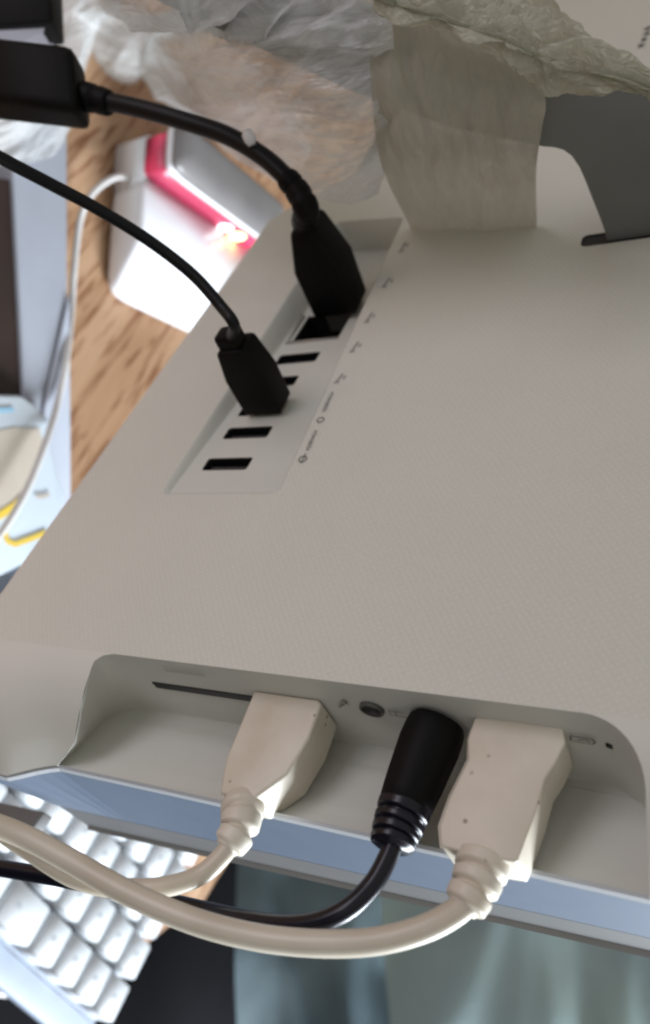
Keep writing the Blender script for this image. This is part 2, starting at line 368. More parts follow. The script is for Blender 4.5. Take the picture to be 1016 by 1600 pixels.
strip("seam", [[(XE+0.0006, hold(YB, z), z) for z in zs], [(XE-0.0008, hold(YB, z)+0.0001, z) for z in zs], [(XE-0.0008, hold(YB, z)+0.0009, z) for z in zs], [(XE+0.0004, hold(YB, z)+0.0010, z) for z in zs]], M_hole)
strip("front_bezel", [[(XE+0.0004, hold(YB, z)+0.0010, z) for z in zs], [(XE+0.0004, hold(YG, z)-0.0006, z) for z in zs]], M_bezel)
strip("bezel_lip", [[(XE+0.0004, hold(YG, z)-0.0006, z) for z in zs], [(XE+0.0012, hold(YG, z), z) for z in zs], [(XE-0.004, hold(YG, z)+0.0006, z) for z in zs]], mat("pale_lip", (0.40, 0.40, 0.39), 0.35))
box("display", (-0.50, 0.1505, 0.126), (XE-0.0005, 0.1535, ZT), M_glass, pc, 0.001)
box("inner_chassis", (-0.495, 0.1300, 0.132), (-0.0385, 0.1500, ZT-0.002), M_hole, pc)

prism("chin_corner", outline_y_([(-60,1240),(0,1253),(69,1268),(46,1300),(0,1290),(-60,1280)], 0.1545), (0, 0.004, 0), M_bezel, pc, 0.0005)
# --- sloping port recess: floor runs from 1 mm deep at its near end to 9 mm at its far end
def y_floor(x, z=0): return YP + 0.0009 + max(0.0, (-0.0936-x))/0.103*0.0085
pr_in = offset(pr, 0.0004); pr_fl = offset(pr, 0.0012)
def h_at(k): return [Vector((x, YP, z)) for x, z in pr]
loft("recess_wall", [[Vector((x, YP, z)) for x, z in pr], [Vector((x, YP+0.00025, z)) for x, z in pr_in], [Vector((x, y_floor(x), z)) for x, z in pr_fl]], M_bay, pc, caps=(False, False), smooth=True)
def on_floor(px, py):
    y = YP+0.002
    for _ in range(6): p = at_y(px, py, y); y = y_floor(p.x)
    return p
def fl2(px, py): p = on_floor(px, py); return (p.x, p.z)
def rect(px, py, wz, hx):     # a port opening centred on the spot seen at px, py
    c = fl2(px, py); return [(c[0]-hx/2, c[1]-wz/2), (c[0]+hx/2, c[1]-wz/2), (c[0]+hx/2, c[1]+wz/2), (c[0]-hx/2, c[1]+wz/2)]
usb = [rect(355,725,0.0124,0.0042), rect(387,676,0.0126,0.0042), rect(410,640,0.0126,0.0044), rect(430,597,0.0126,0.0042), rect(465,560,0.0122,0.0044)]
eth = rect(505,510,0.0140,0.0122); hdm = rect(524,466,0.0140,0.0046)
holes = [rounded(r, 0.0008, 3) for r in usb] + [rounded(eth, 0.0004, 2), rounded(hdm, 0.001, 3)]
sheet("recess_floor", pr_fl, holes, y_floor, M_bay, pc)
def socket(name, loop, depth, m, tongue=None, label=None):
    n = len(loop)
    a = [Vector((x, y_floor(x), z)) for x, z in loop]; lip = [Vector((x, y_floor(x)+0.0003, z)) for x, z in offset(loop, 0.00025)]
    b = [p+Vector((0, depth, 0)) for p in lip]
    o = loft(name, [a, lip, b], m, pc, caps=(False, True), smooth=False)
    if label: o["label"] = label
    xs_ = [p[0] for p in loop]; z_ = [p[1] for p in loop]; cx = (min(xs_)+max(xs_))/2
    if tongue:
        box("tongue", (cx-tongue[0], y_floor(cx)+tongue[1], min(z_)+0.0012), (cx+tongue[2], y_floor(cx)+depth, max(z_)-0.0012), M_tongue, o)
    return o
for lp in holes[:5]: socket("usb_port", lp, 0.009, M_hole, (0.0002, 0.0012, 0.0013))
e = socket("ethernet_port", holes[5], 0.010, M_hole)
ex = [p[0] for p in eth]; ez = [p[1] for p in eth]; yf0 = y_floor(sum(ex)/4)
# metal surround on the low side and the near side of the jack
bar = lambda x0,x1,z0,z1,y0,y1: box("jack_frame", (x0, y0, z0), (x1, y1, z1), M_metal, e, 0.0001)
bar(max(ex)+0.0002, max(ex)+0.0012, min(ez)-0.0018, max(ez)+0.0002, yf0-0.0009, yf0+0.0004)
bar(min(ex), max(ex)+0.0001, min(ez)-0.0018, min(ez)-0.0009, yf0-0.0006, yf0+0.0006)
socket("hdmi_port", holes[6], 0.008, M_hole)
# --- printed marks beside the recess
def mark(name, parts, m, on="back"):
    """flat ink: short strokes given by start, end and width on a plane"""
    v, f = [], []
    for a, b, wd, nrm in parts:
        a, b, nrm = Vector(a), Vector(b), Vector(nrm); d = (b-a).normalized(); s = d.cross(nrm).normalized()*wd/2; k = len(v)
        v += [a-s, a+s, b+s, b-s]; f.append((k, k+1, k+2, k+3))
    return mesh(name, v, f, m, pc)
def pp(px, py): p = at_y(px, py, YP-0.00012); return p
NB = (0, -1, 0)
def ringmark(c, r, wd, nrm, a1, a2, n=12):
    out = []
    for k in range(n):
        t0, t1 = 2*math.pi*k/n, 2*math.pi*(k+1)/n
        out.append((Vector(c)+Vector(a1)*math.cos(t0)*r+Vector(a2)*math.sin(t0)*r, Vector(c)+Vector(a1)*math.cos(t1)*r+Vector(a2)*math.sin(t1)*r, wd, nrm))
    return out
AX, AZ = (1,0,0), (0,0,1)
def textlike(p0, p1, n, h):
    """a line of lettering too small to read: close upright strokes"""
    p0, p1 = Vector(p0), Vector(p1); out = []; d = (p1-p0)/n; s = d.normalized().cross(Vector((0,1,0)))
    rnd = random.Random(n*7)
    for k in range(n):
        c = p0+d*(k+0.5); hh = h*rnd.uniform(0.6, 1)/2
        out.append((c-s*hh+d*0.0, c+s*hh, d.length*0.35, NB))
        if rnd.random() < 0.7: out.append((c-d*0.3+s*hh*rnd.choice((-1,0,1)), c+d*0.35+s*hh*rnd.choice((-1,0,1)), d.length*0.3, NB))
    return out
mark("port_marking", ringmark(pp(473,717), 0.0009, 0.0003, NB, AX, AZ) + [(pp(470,724), pp(478,708), 0.00025, NB)] + textlike(pp(480,704), pp(494,672), 9, 0.0011), M_print)
mark("port_marking", ringmark(pp(501,656), 0.0008, 0.0003, NB, AX, AZ) + textlike(pp(505,644), pp(520,612), 9, 0.0011), M_print)
for a, b in (((525,597),(536,584)), ((549,549),(560,534)), ((572,503),(582,488)), ((599,448),(610,433)), ((626,392),(634,378))):
    mark("port_marking", [(pp(*a), pp(*b), 0.0007, NB), (pp(a[0]-3, a[1]+1), pp(a[0]+5, a[1]-1), 0.0006, NB), (pp(b[0]+1, b[1]+8), pp(b[0]+4, b[1]+3), 0.0005, NB)], M_printf)
mark("logo_print", textlike(pp(1003,75), pp(1012,40), 4, 0.0022), M_print)

# --- things in the side bay's port wall
NX = (1, 0, 0)
def pw(px, py, e=0.00012): return at_x(px, py, XW+0.00045+e)
cs0, cs1 = pw(238,1068), pw(392,1085)
yc = 0.1157
box("card_slot", (XW-0.0002, yc-0.0010, cs0.z), (XW+0.00052, yc+0.0010, cs1.z+0.004), M_hole, pc)
def hole_disc(name, c, r, m, parent, deep=0.004, ringw=0.0, mr=None):
    c = Vector(c); n = 24; L = []
    ang = [2*math.pi*k/n for k in range(n)]
    P_ = lambda rr, x: [Vector((x, c.y+math.cos(a)*rr, c.z+math.sin(a)*rr)) for a in ang]
    return loft(name, [P_(r, c.x+0.00003), P_(r*0.94, c.x+0.0001), P_(r*0.9, c.x+0.00004)], m, parent, smooth=False)
jc = pw(581,1109)
j = tube("audio_jack", [jc-Vector((0.0002,0,0)), jc+Vector((0.0003,0,0))], [0.0022, 0.0021], mat("jack_collar", (0.10, 0.10, 0.085), 0.4), pc, 28)
tube("jack_hole", [jc+Vector((0.0002,0,0)), jc+Vector((0.00036,0,0))], [0.0017, 0.0017], M_hole, j, 24)
lc = pw(955,1163); tube("indicator_light", [lc-Vector((0.0002,0,0)), lc+Vector((0.0004,0,0))], [0.0008, 0.0007], M_hole, pc, 16)
def wallmark(cx, cy, strokes, m):
    c = pw(cx, cy, 0.0); mark("port_marking", [((c.x+0.0002, c.y+a[1], c.z+a[0]), (c.x+0.0002, c.y+b[1], c.z+b[0]), wd, NX) for a, b, wd in strokes], m)
q = 0.001
wallmark(535, 1100, [((-1*q,1.2*q),(0.2*q,-0.2*q),0.0005), ((0,0),(1.1*q,-1.4*q),0.0008), ((1.1*q,-1.4*q),(1.4*q,-0.2*q),0.0004)], M_printf)
wallmark(622, 1114, [((-1.4*q,-0.8*q),(1.4*q,-0.8*q),0.0003), ((-1.4*q,0.8*q),(1.4*q,0.8*q),0.0003), ((-1.4*q,-0.8*q),(-1.4*q,0.8*q),0.0003), ((-0.3*q,-0.8*q),(-0.3*q,0.8*q),0.0003)], M_printf)
wallmark(912, 1155, [((-1.7*q,-0.9*q),(1.2*q,-0.9*q),0.00028), ((-1.7*q,0.7*q),(1.2*q,0.9*q),0.00028), ((-1.7*q,-0.9*q),(-1.9*q,0.7*q),0.00028), ((1.2*q,-0.9*q),(1.7*q,0),0.00028), ((1.7*q,0),(1.2*q,0.9*q),0.00028), ((-0.8*q,0.1*q),(0.4*q,-0.3*q),0.0003), ((0.4*q,-0.3*q),(0.9*q,0.3*q),0.0003)], M_print)
wallmark(290, 1050, [((-4.5*q+k*0.62*q,-0.6*q),(-4.5*q+k*0.62*q+0.2*q,0.5*q),0.00022) for k in range(15)], M_printf)
hd = pw(157,1112)
# --- stand arm: a bent flat bar that comes out of the slot and drops to the desk
prof = [(945,362),(935,335),(925,310),(914,282),(905,262),(893,244),(880,235),(866,231),(850,230)]
A = [at_x(px, py, -0.172) for px, py in prof]
A = [(p.y, p.z) for p in A]
dn = [(A[-1][0]-0.0085, A[-1][1]-0.019), (A[-1][0]-0.022, A[-1][1]-0.040), (-0.085, 0.004), (-0.098, 0.0), (-0.125, 0.0)]
up = [(-0.108, 0.012), (0.047, Z0-0.0665), (0.0570, Z0-0.0540), (0.0655, Z0-0.0380), (0.0720, Z0-0.0200), (0.0800, Z0+0.045), (0.104, Z0+0.085), (0.118, Z0+0.085)]
A = [(0.118, A[0][1]-0.0002)] + A + dn + up
prism("stand_arm", [(-0.1718, y, z) for y, z in A], (-0.0034, 0, 0), M_arm, pc, 0.0006)
box("slot_shade_block", (-0.1749, YP+0.0003, Z0-0.0338), (-0.1703, YP+0.010, Z0+0.099), M_hole, pc)  # solid dark block standing for the shade inside the slot

# ================================================================== LOWER PLUGS
def outline_y(pts, Y): return [at_y(px, py, Y) for px, py in pts]
# left ivory plug
p1 = empty("usb_cable", (-0.05, 0.116, Z0-0.07), "ivory cable with rectangular plug pushed in beside the card slot, bright chamfered corner", "cable", "ivory cables plugged into the side bay")
o1 = [(395,1077),(500,1089),(514,1104),(511,1150),(476,1200),(440,1213),(402,1245),(345,1240),(345,1205),(355,1182)]
T1 = [Vector(p) for p in ((-0.0522,0.1122,Z0-0.0771),(-0.0522,0.1122,Z0-0.0640),(-0.0515,0.1122,Z0-0.0631),(-0.0450,0.1122,Z0-0.0632),(-0.0385,0.1122,Z0-0.0648),(-0.0332,0.1122,Z0-0.0695),(-0.0332,0.1122,Z0-0.0757),(-0.0360,0.1122,Z0-0.0765),(-0.0390,0.1122,Z0-0.0772),(-0.0400,0.1122,Z0-0.0772))]
prism("plug_body", T1, (0, 0.0085, 0), M_ivory, p1, 0.0007)
c0 = Vector((-0.0328, 0.1150, Z0-0.0722))
r1 = [c0, at_y(378,1275,0.1135), at_y(372,1300,0.1130), at_y(353,1326,0.1125)]
ring_relief("strain_relief", r1, 0.0038, 0.0027, 3, M_ivory, p1, 0.38)
g1 = [at_y(366,1308,0.1130), at_y(350,1334,0.1125), at_y(312,1368,0.112), at_y(255,1386,0.110), at_y(190,1388,0.108), at_y(120,1372,0.105), at_y(50,1330,0.102), at_y(-10,1286,0.099), at_y(-90,1200,0.095)]
cable("cord", g1, 0.00155, M_ivoryc, p1)
# right ivory plug
p3 = empty("usb_cable", (-0.05, 0.115, Z0-0.03), "ivory cable with wide waisted plug, rightmost in the side bay beyond the black plug", "cable", "ivory cables plugged into the side bay")
o3 = [(742,1120),(812,1124),(880,1136),(884,1160),(868,1192),(851,1218),(838,1266),(808,1347),(745,1338),(688,1322),(686,1290),(702,1245),(731,1186),(730,1155)]
prism("plug_body", outline_y(o3, 0.1110), (0, 0.0085, 0), M_ivory, p3, 0.0004)
prism("mould_seam", [(p.x, p.y, p.z) for p in outline_y([(743,1119),(882,1135),(886,1160),(870,1193),(853,1219),(840,1267),(809,1349),(687,1324),(684,1290),(700,1244),(729,1186),(728,1155)], 0.1152)], (0, 0.0003, 0), M_ivory, p3, 0.0001)
e3 = [at_y(757,1342,0.1138), at_y(748,1368,0.1132), at_y(738,1392,0.1128), at_y(722,1420,0.1125)]
ring_relief("strain_relief", e3, 0.0040, 0.0029, 3, M_ivory, p3, 0.38)
g3 = [at_y(735,1400,0.1126), at_y(716,1422,0.1122), at_y(665,1450,0.1115), at_y(590,1470,0.111), at_y(500,1474,0.110), at_y(400,1464,0.109), at_y(300,1438,0.107), at_y(200,1395,0.105), at_y(110,1345,0.102), at_y(40,1308,0.099), at_y(-20,1285,0.096), at_y(-90,1265,0.093)]
cable("cord", g3, 0.00175, M_ivoryc, p3)
# black round plug
p2 = empty("audio_cable", (-0.05, 0.114, Z0-0.042), "black cable with round ribbed plug between the two ivory plugs", "cable")
a2 = Vector((-0.0521, 0.1135, Z0-0.0425)); b2 = at_y(632,1262,0.1138); L_ = b2-a2
path = [a2+L_*t for t in (0, 0.02, 0.06, 0.15, 0.3, 0.5, 0.7, 0.85, 0.97, 1.0)]
tube("plug_body", path, [0.0034,0.0042,0.0046,0.0048,0.0049,0.0047,0.0045,0.0043,0.0041,0.0037], M_black, p2, 28)
ring_relief("strain_relief", [b2-L_*0.03, at_y(624,1285,0.1135), at_y(617,1305,0.1132), at_y(612,1324,0.113)], 0.0042, 0.0033, 4, M_rubber, p2, 0.24)
g2 = [at_y(620,1302,0.1131), at_y(606,1340,0.1128), at_y(580,1385,0.1125), at_y(535,1425,0.112), at_y(470,1445,0.113), at_y(380,1437,0.115), at_y(240,1405,0.118), at_y(110,1375,0.120), at_y(0,1356,0.120), at_y(-90,1340,0.12)]
cable("cord", g2, 0.00148, M_rubber, p2)

# ================================================================== UPPER PLUGS
def plug_prism(name, xc, ztop, zbot, y0, y1, th, m, parent, bev=0.001, taper=0.0015):
    """body standing out of the recess towards -Y"""
    a = [(zbot, y0), (ztop, y0), (ztop+0.0003, y0-(y0-y1)*0.55), (ztop-taper, y1), (zbot+taper, y1), (zbot-0.0003, y0-(y0-y1)*0.55)]
    return prism(name, [(xc-th/2, y, z) for z, y in a], (th, 0, 0), m, parent, bev)
uc = empty("charging_cable", (-0.12, 0.10, Z0-0.1), "thin black cable with slim black plug standing out of the middle port", "cable")
plug_prism("plug_body", -0.1240, Z0-0.0962, Z0-0.1067, YP+0.0022, 0.0885, 0.0075, M_black, uc)
box("plug_shell", (-0.1265, YP+0.0020, Z0-0.1060), (-0.1225, YP+0.009, Z0-0.0975), M_metal, uc)
t0 = Vector((-0.1235, 0.0888, Z0-0.1015))
box("neck", (t0.x-0.0024, 0.0850, t0.z-0.0030), (t0.x+0.0024, 0.0890, t0.z+0.0026), M_black, uc, 0.0008)
dd = lambda px, py, d: at_d(px, py, d)
cable("cord", [t0-Vector((0,0.002,0)), dd(366,508,0.162), dd(345,478,0.163), dd(300,428,0.164), dd(230,374,0.163), dd(150,325,0.160), dd(80,288,0.156), dd(0,246,0.150), dd(-80,200,0.143)], 0.00125, M_blackc, uc)
hc = empty("display_cable", (-0.16, 0.10, Z0-0.095), "thick black cable with angular black plug at the far end of the port recess", "cable")
plug_prism("plug_body", -0.1665, Z0-0.0905, Z0-0.1037, YP+0.0052, 0.0845, 0.0105, M_black, hc, 0.0014, 0.0035)
box("plug_shell", (-0.1697, YP+0.005, Z0-0.1020), (-0.1647, YP+0.012, Z0-0.0925), M_metal, hc)
h0 = Vector((-0.1655, 0.0850, Z0-0.0975))
hp = [h0, dd(478,325,0.186), dd(463,296,0.186), dd(446,276,0.186)]
ring_relief("strain_relief", hp, 0.0034, 0.0028, 4, M_black, hc, 0.12)
cable("cord", [hp[0], hp[1], hp[2], dd(446,276,0.186), dd(410,244,0.188), dd(355,212,0.192), dd(290,190,0.196), dd(220,170,0.200), dd(150,155,0.204), dd(120,150,0.205)], 0.00225, M_blackc, hc)
ring_relief("strain_relief", [dd(172,162,0.203), dd(150,155,0.204), dd(128,150,0.205)], 0.0032, 0.0038, 2, M_black, hc, 0.12)
# moulded block further along the same cable
ax0, ax1 = dd(128,140,0.205), dd(-60,118,0.205)
d_ = (ax1-ax0); up_ = l2w(Vector((0.1,1,0))).normalized(); dp_ = d_.cross(up_).normalized()
sec = rounded([(-0.0086,-0.006),(0.0086,-0.006),(0.0086,0.006),(-0.0086,0.006)], 0.003, 5)
lp = lambda c, s: [c + up_*a*s + dp_*b*s for a, b in sec]
n_ = d_.normalized()
loft("moulded_block", [lp(ax0, 0.86), lp(ax0+n_*0.0006, 0.96), lp(ax0+n_*0.002, 1.0), lp(ax1, 1.0)], M_black, hc)

tube("cable_tag", [dd(384,205,0.186), dd(386,208,0.186), dd(391,217,0.186), dd(394,226,0.186)], [0.0008, 0.0014, 0.0015, 0.0009], mat("white_tag", (0.8,0.8,0.82), 0.4), hc, 14)
# black adapter at the frame's corner
ad = empty("power_adapter", dd(0,20,0.25), "black block with grey underside hanging at the top left corner", "adapter")
q4 = [dd(-90,-60,0.24), dd(78,-60,0.24), dd(82,36,0.24), dd(-90,48,0.24)]
prism("adapter_body", q4, l2w(Vector((0,0,0.012))), M_black, ad, 0.0012)
prism("grey_face", [dd(-90,49.5,0.241), dd(81,38,0.241), dd(78,46,0.2445), dd(22,76,0.2445), dd(-90,78,0.2445)], l2w(Vector((0,0,0.008))), mottled("grey_adapter_face", (0.24,0.23,0.27), (0.3,0.29,0.33), 40, 0.5), ad, 0.0008)

# ================================================================== THINGS ON THE DESK
# mouse: long axis runs away from the lens
ms = empty("computer_mouse", (-0.335, 0.155, 0.0), "white corded computer mouse glowing red along its side on the oak desk", "mouse")
_a, _b, _c = at_z(216, 262, 0.024), at_z(404, 394, 0.024), at_z(290, 512, 0.008)
for q_ in (_a, _b, _c): q_.z = 0
ma = (_b-_a).normalized(); mb = Vector((0,0,1)).cross(ma)
if mb.dot(_c-_a) < 0: mb = -mb
mc = (_a+_b)/2; HL = (_b-_a).length/2; WW = (_c-_a).dot(mb)      # half length of the band; reach of the white shell in front of it
def mring(sl_, sw, z, cy=0.0, e=9.0, n=64, cx=0.0):
    out = []
    for k in range(n):
        a = 2*math.pi*k/n; c, s = math.cos(a), math.sin(a)
        u = abs(c)**(2/e)*math.copysign(1, c)*sl_; v = abs(s)**(2/e)*math.copysign(1, s)*sw
        out.append(mc + ma*(u+cx) + mb*(v+cy) + Vector((0, 0, z)))
    return out
M_msw = mottled("white_glossy_shell", (0.75,0.75,0.77), (0.8,0.8,0.82), 40, 0.2)
M_clr = mottled("pale_grey_shell", (0.15,0.14,0.138), (0.19,0.178,0.175), 40, 0.3)
M_red = mat("red_translucent_band", (0.42, 0.04, 0.09), 0.3)
P(M_red).inputs["Emission Color"].default_value = (1.0, 0.06, 0.16, 1)
v = coords(M_red, (14, 14, 14)); nz = N(M_red, "ShaderNodeTexNoise", Scale=2.2, Detail=1.0); LK(M_red, v, nz.inputs["Vector"])
er = ramp(M_red, nz.outputs[0], [(0.45, (0.0,)*3), (0.62, (0.75,)*3)]); LK(M_red, er, P(M_red).inputs["Emission Strength"])

hw = WW/2; K = HL*0.93; SH = HL*0.06
def mr(a, b, z, cy): return mring(a, b, z, cy, cx=SH)
loft("lower_shell", [mr(K*0.94,hw*0.94,0.0010,hw*0.98), mr(K,hw,0.004,hw), mr(K*1.0,hw,0.0085,hw), mr(K*0.99,hw*0.62,0.0205,hw*0.62), mr(K*0.97,hw*0.58,0.0220,hw*0.58)], M_msw, ms)
loft("base_plate", [mr(K*0.96,0.014,0.001,-0.009), mr(K*0.98,0.0145,0.0205,-0.0085)], M_msw, ms)
loft("glowing_band", [mr(K*0.98,0.0110,0.0206,-0.0105), mr(K*0.98,0.0110,0.0340,-0.0105)], M_red, ms)
loft("white_rim", [mr(K,0.0120,0.0341,-0.011), mr(K,0.0120,0.0375,-0.011)], M_msw, ms)
loft("top_shell", [mr(K,0.0119,0.0376,-0.0112), mr(K*0.99,0.0113,0.0400,-0.0115), mr(K*0.92,0.009,0.0425,-0.0135), mr(K*0.8,0.006,0.0430,-0.0150)], M_clr, ms)
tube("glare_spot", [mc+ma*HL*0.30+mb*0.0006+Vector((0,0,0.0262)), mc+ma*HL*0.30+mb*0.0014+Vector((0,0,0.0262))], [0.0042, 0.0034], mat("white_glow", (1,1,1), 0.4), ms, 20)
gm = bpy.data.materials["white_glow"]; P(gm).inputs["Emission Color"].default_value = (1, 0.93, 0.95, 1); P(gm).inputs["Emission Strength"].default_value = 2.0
lamp = tube("sensor_lamp", [mc+ma*HL*0.52+mb*0.0008+Vector((0,0,0.0262)), mc+ma*HL*0.52+mb*0.0018+Vector((0,0,0.0262))], [0.0048, 0.0036], None, ms, 16)
mw = mat("warm_white_glow", (1,0.9,0.5), 0.4); P(mw).inputs["Emission Color"].default_value = (1, 0.78, 0.25, 1); P(mw).inputs["Emission Strength"].default_value = 4; lamp.data.materials.append(mw)
cable("cord", [at_z(207,283,0.010), at_z(185,276,0.012), at_z(160,288,0.012), at_z(138,312,0.010), at_z(124,350,0.007), at_z(116,420,0.0065), at_z(112,480,0.0070), at_z(104,560,0.0135), at_z(90,630,0.0150), at_z(70,695,0.022), at_z(42,765,0.024), at_z(0,835,0.024), at_z(-60,900,0.021)], 0.0015, M_wcord, ms, 8, 12)

# long pale carton on the desk
ct = empty("long_box", at_z(70,450,0.0), "long flat pale grey box lying on the desk under the white cord", "box")
M_card = mottled("pale_grey_card", (0.30,0.315,0.36), (0.35,0.37,0.42), 25, 0.6)
cq = [at_z(14,180,0.010), at_z(105,150,0.010), at_z(106,470,0.010), at_z(108,795,0.010), at_z(60,800,0.010), at_z(38,620,0.010), at_z(22,300,0.010)]
prism("carton", cq, (0,0,-0.0098), M_card, ct, 0.0008)
fq = [at_z(105.5,462,0.0104), at_z(107.5,792,0.0104), at_z(66,798,0.0104), at_z(66,640,0.0104)]
prism("flap", fq, (0,0,0.0014), mottled("white_card", (0.42,0.45,0.52), (0.48,0.51,0.58), 25, 0.6), ct, 0.0004)
# dark brown block at the left border
db = prism("dark_case", [at_z(-120,262,0.008), at_z(18,280,0.008), at_z(36,622,0.008), at_z(-120,640,0.008)], (0,0,-0.0078), mottled("dark_brown_leather", (0.018,0.009,0.006), (0.035,0.016,0.010), 30, 0.6), None, 0.001)
tag(db, "dark brown flat case at the left border beside the pale box", "case")
# leaflet packet
pk = empty("leaflet", at_z(40,760,0.0), "white folded leaflet with yellow lines and a beige print under the white cord", "leaflet")
pz = 0.016
pts = [(-90,612),(0,617),(34,618),(56,634),(77,655),(79,700),(92,742),(103,775),(94,806),(80,838),(42,880),(0,900),(-90,925)]
M_leaf = mottled("glossy_white_paper", (0.50,0.56,0.62), (0.57,0.63,0.68), 12, 0.35)
prism("folded_paper", [at_z(px, py, pz) for px, py in pts], (0,0,-0.0045), M_leaf, pk, 0.0012)
def flatp(name, pts_, z, m, parent): return mesh(name, [at_z(px, py, z) for px, py in pts_], [tuple(range(len(pts_)))], m, parent)
M_beige = mottled("beige_print", (0.46,0.39,0.31), (0.52,0.47,0.41), 30, 0.4)
M_yel = mat("yellow_print", (0.72, 0.50, 0.06), 0.45)
flatp("print", [(-80,688),(22,668),(62,670),(70,700),(58,748),(34,786),(0,806),(-80,830)], pz+0.0004, M_beige, pk)
def stroke(name, px, wd, z, m, parent):
    pth = [at_z(*p, z) for p in px]; v, f = [], []
    for i, p in enumerate(pth):
        t = (pth[min(i+1, len(pth)-1)]-pth[max(0, i-1)]).normalized(); s = t.cross(Vector((0,0,1)))*wd/2; v += [p-s, p+s]
        if i: f.append((2*i-2, 2*i-1, 2*i+1, 2*i))
    return mesh(name, v, f, m, parent)
stroke("yellow_line", [(-60,835),(0,806),(24,790),(38,775)], 0.0030, pz+0.0008, M_yel, pk)
stroke("yellow_line", [(8,832),(12,846),(24,851),(46,843),(74,832)], 0.0022, pz+0.0008, M_yel, pk)
stroke("yellow_line", [(56,776),(68,776),(78,772)], 0.0016, pz+0.0008, M_beige, pk)
stroke("blue_line", [(-30,644),(6,641),(22,640)], 0.0016, pz+0.0008, mat("blue_print", (0.25,0.45,0.6), 0.5), pk)

# keyboard
kb = empty("keyboard", (0.0, 0.2, 0.0), "white keyboard with chunky sculpted keys sticking out over the desk edge", "keyboard")
rd = Vector((math.cos(math.radians(80)), math.sin(math.radians(80)), 0)); cd = Vector((-rd.y, rd.x, 0))   # along a row; away from the front edge
kc = at_z(176, 1606, 0.020); kc.z = 0                # right front corner of the first key
def kp(a, b, z): return kc - rd*a + cd*b + Vector((0, 0, z))
M_key = mottled("white_key_plastic", (0.55,0.57,0.59), (0.61,0.63,0.65), 60, 0.4)
M_tray = mottled("bluish_white_tray", (0.33,0.38,0.47), (0.38,0.43,0.52), 30, 0.45)
prism("tray", [kp(-0.003,-0.013,0.002), kp(0.198,-0.013,0.002), kp(0.198,0.118,0.002), kp(-0.003,0.118,0.002)], (0,0,0.0065), M_tray, kb, 0.002)
prism("front_lip", [kp(-0.003,-0.0125,0.0086), kp(0.198,-0.0125,0.0086), kp(0.198,-0.0015,0.0086), kp(-0.003,-0.0015,0.0086)], (0,0,0.0012), M_tray, kb, 0.0005)
PITCH = 0.0190
def keymesh(wd):
    b0, b1 = 0.0006, 0.0030; h = 0.0115; v = []
    for ins, zz in ((0.0004, 0), (0.0010, 0.004), (0.0017, h-0.001), (0.0024, h)):
        v += [Vector((ins, ins*0.6, zz)), Vector((wd-ins, ins*0.6, zz)), Vector((wd-ins, PITCH-ins*1.3, zz)), Vector((ins, PITCH-ins*1.3, zz))]
    f = [(4*k+i, 4*k+(i+1) % 4, 4*k+4+(i+1) % 4, 4*k+4+i) for k in range(3) for i in range(4)] + [(12,13,14,15), (3,2,1,0)]
    me = bpy.data.meshes.new("key"); me.from_pydata([tuple(x) for x in v], [], f)
    bm = bmesh.new(); bm.from_mesh(me); bmesh.ops.recalc_face_normals(bm, faces=bm.faces)
    bmesh.ops.bevel(bm, geom=[e for e in bm.edges if e.calc_face_angle(0) > 0.4], offset=0.0005, segments=2, affect='EDGES'); bm.to_mesh(me); bm.free()
    for p in me.polygons: p.use_smooth = True
    me.materials.append(M_key); return me
ky = {w_: keymesh(PITCH*w_) for w_ in (1, 1.5, 2)}
legend_me = None
for r in range(6):
    a = 0.0; c = 0
    while a < 0.198-PITCH*0.9:
        w_ = 1
        if r == 0 and c in (4,): w_ = 1.5
        if a + PITCH*w_ > 0.197: break
        o = bpy.data.objects.new("key", ky[w_]); COL.objects.link(o)
        pos = kp(a+PITCH*w_-0.0003, r*PITCH+(0.003 if r == 5 else 0), 0.0087)
        o.matrix_world = Matrix.Translation(pos) @ Matrix(((rd.x,cd.x,0,0),(rd.y,cd.y,0,0),(0,0,1,0),(0,0,0,1)))
        mw_ = o.matrix_world.copy(); o.parent = kb; o.matrix_parent_inverse = kb.matrix_world.inverted(); o.matrix_world = mw_
        if c < 6 and r < 4:
            if legend_me is None:
                lv, lf = [], []
                for (x0, y0, x1, y1) in ((0.0075,0.0085,0.0083,0.0105),(0.0083,0.0097,0.0096,0.0105),(0.0096,0.0085,0.0103,0.0105)):
                    k = len(lv); lv += [(x0,y0,0.01162),(x1,y0,0.01162),(x1,y1,0.01162),(x0,y1,0.01162)]; lf.append((k,k+1,k+2,k+3))
                legend_me = bpy.data.meshes.new("legend"); legend_me.from_pydata(lv, [], lf); legend_me.materials.append(mat("grey_key_print", (0.3,0.33,0.36), 0.6))
            lg = bpy.data.objects.new("legend", legend_me); COL.objects.link(lg); lg.parent = o
        a += PITCH*w_; c += 1

# small dark box with a light edge under the corner of the bezel


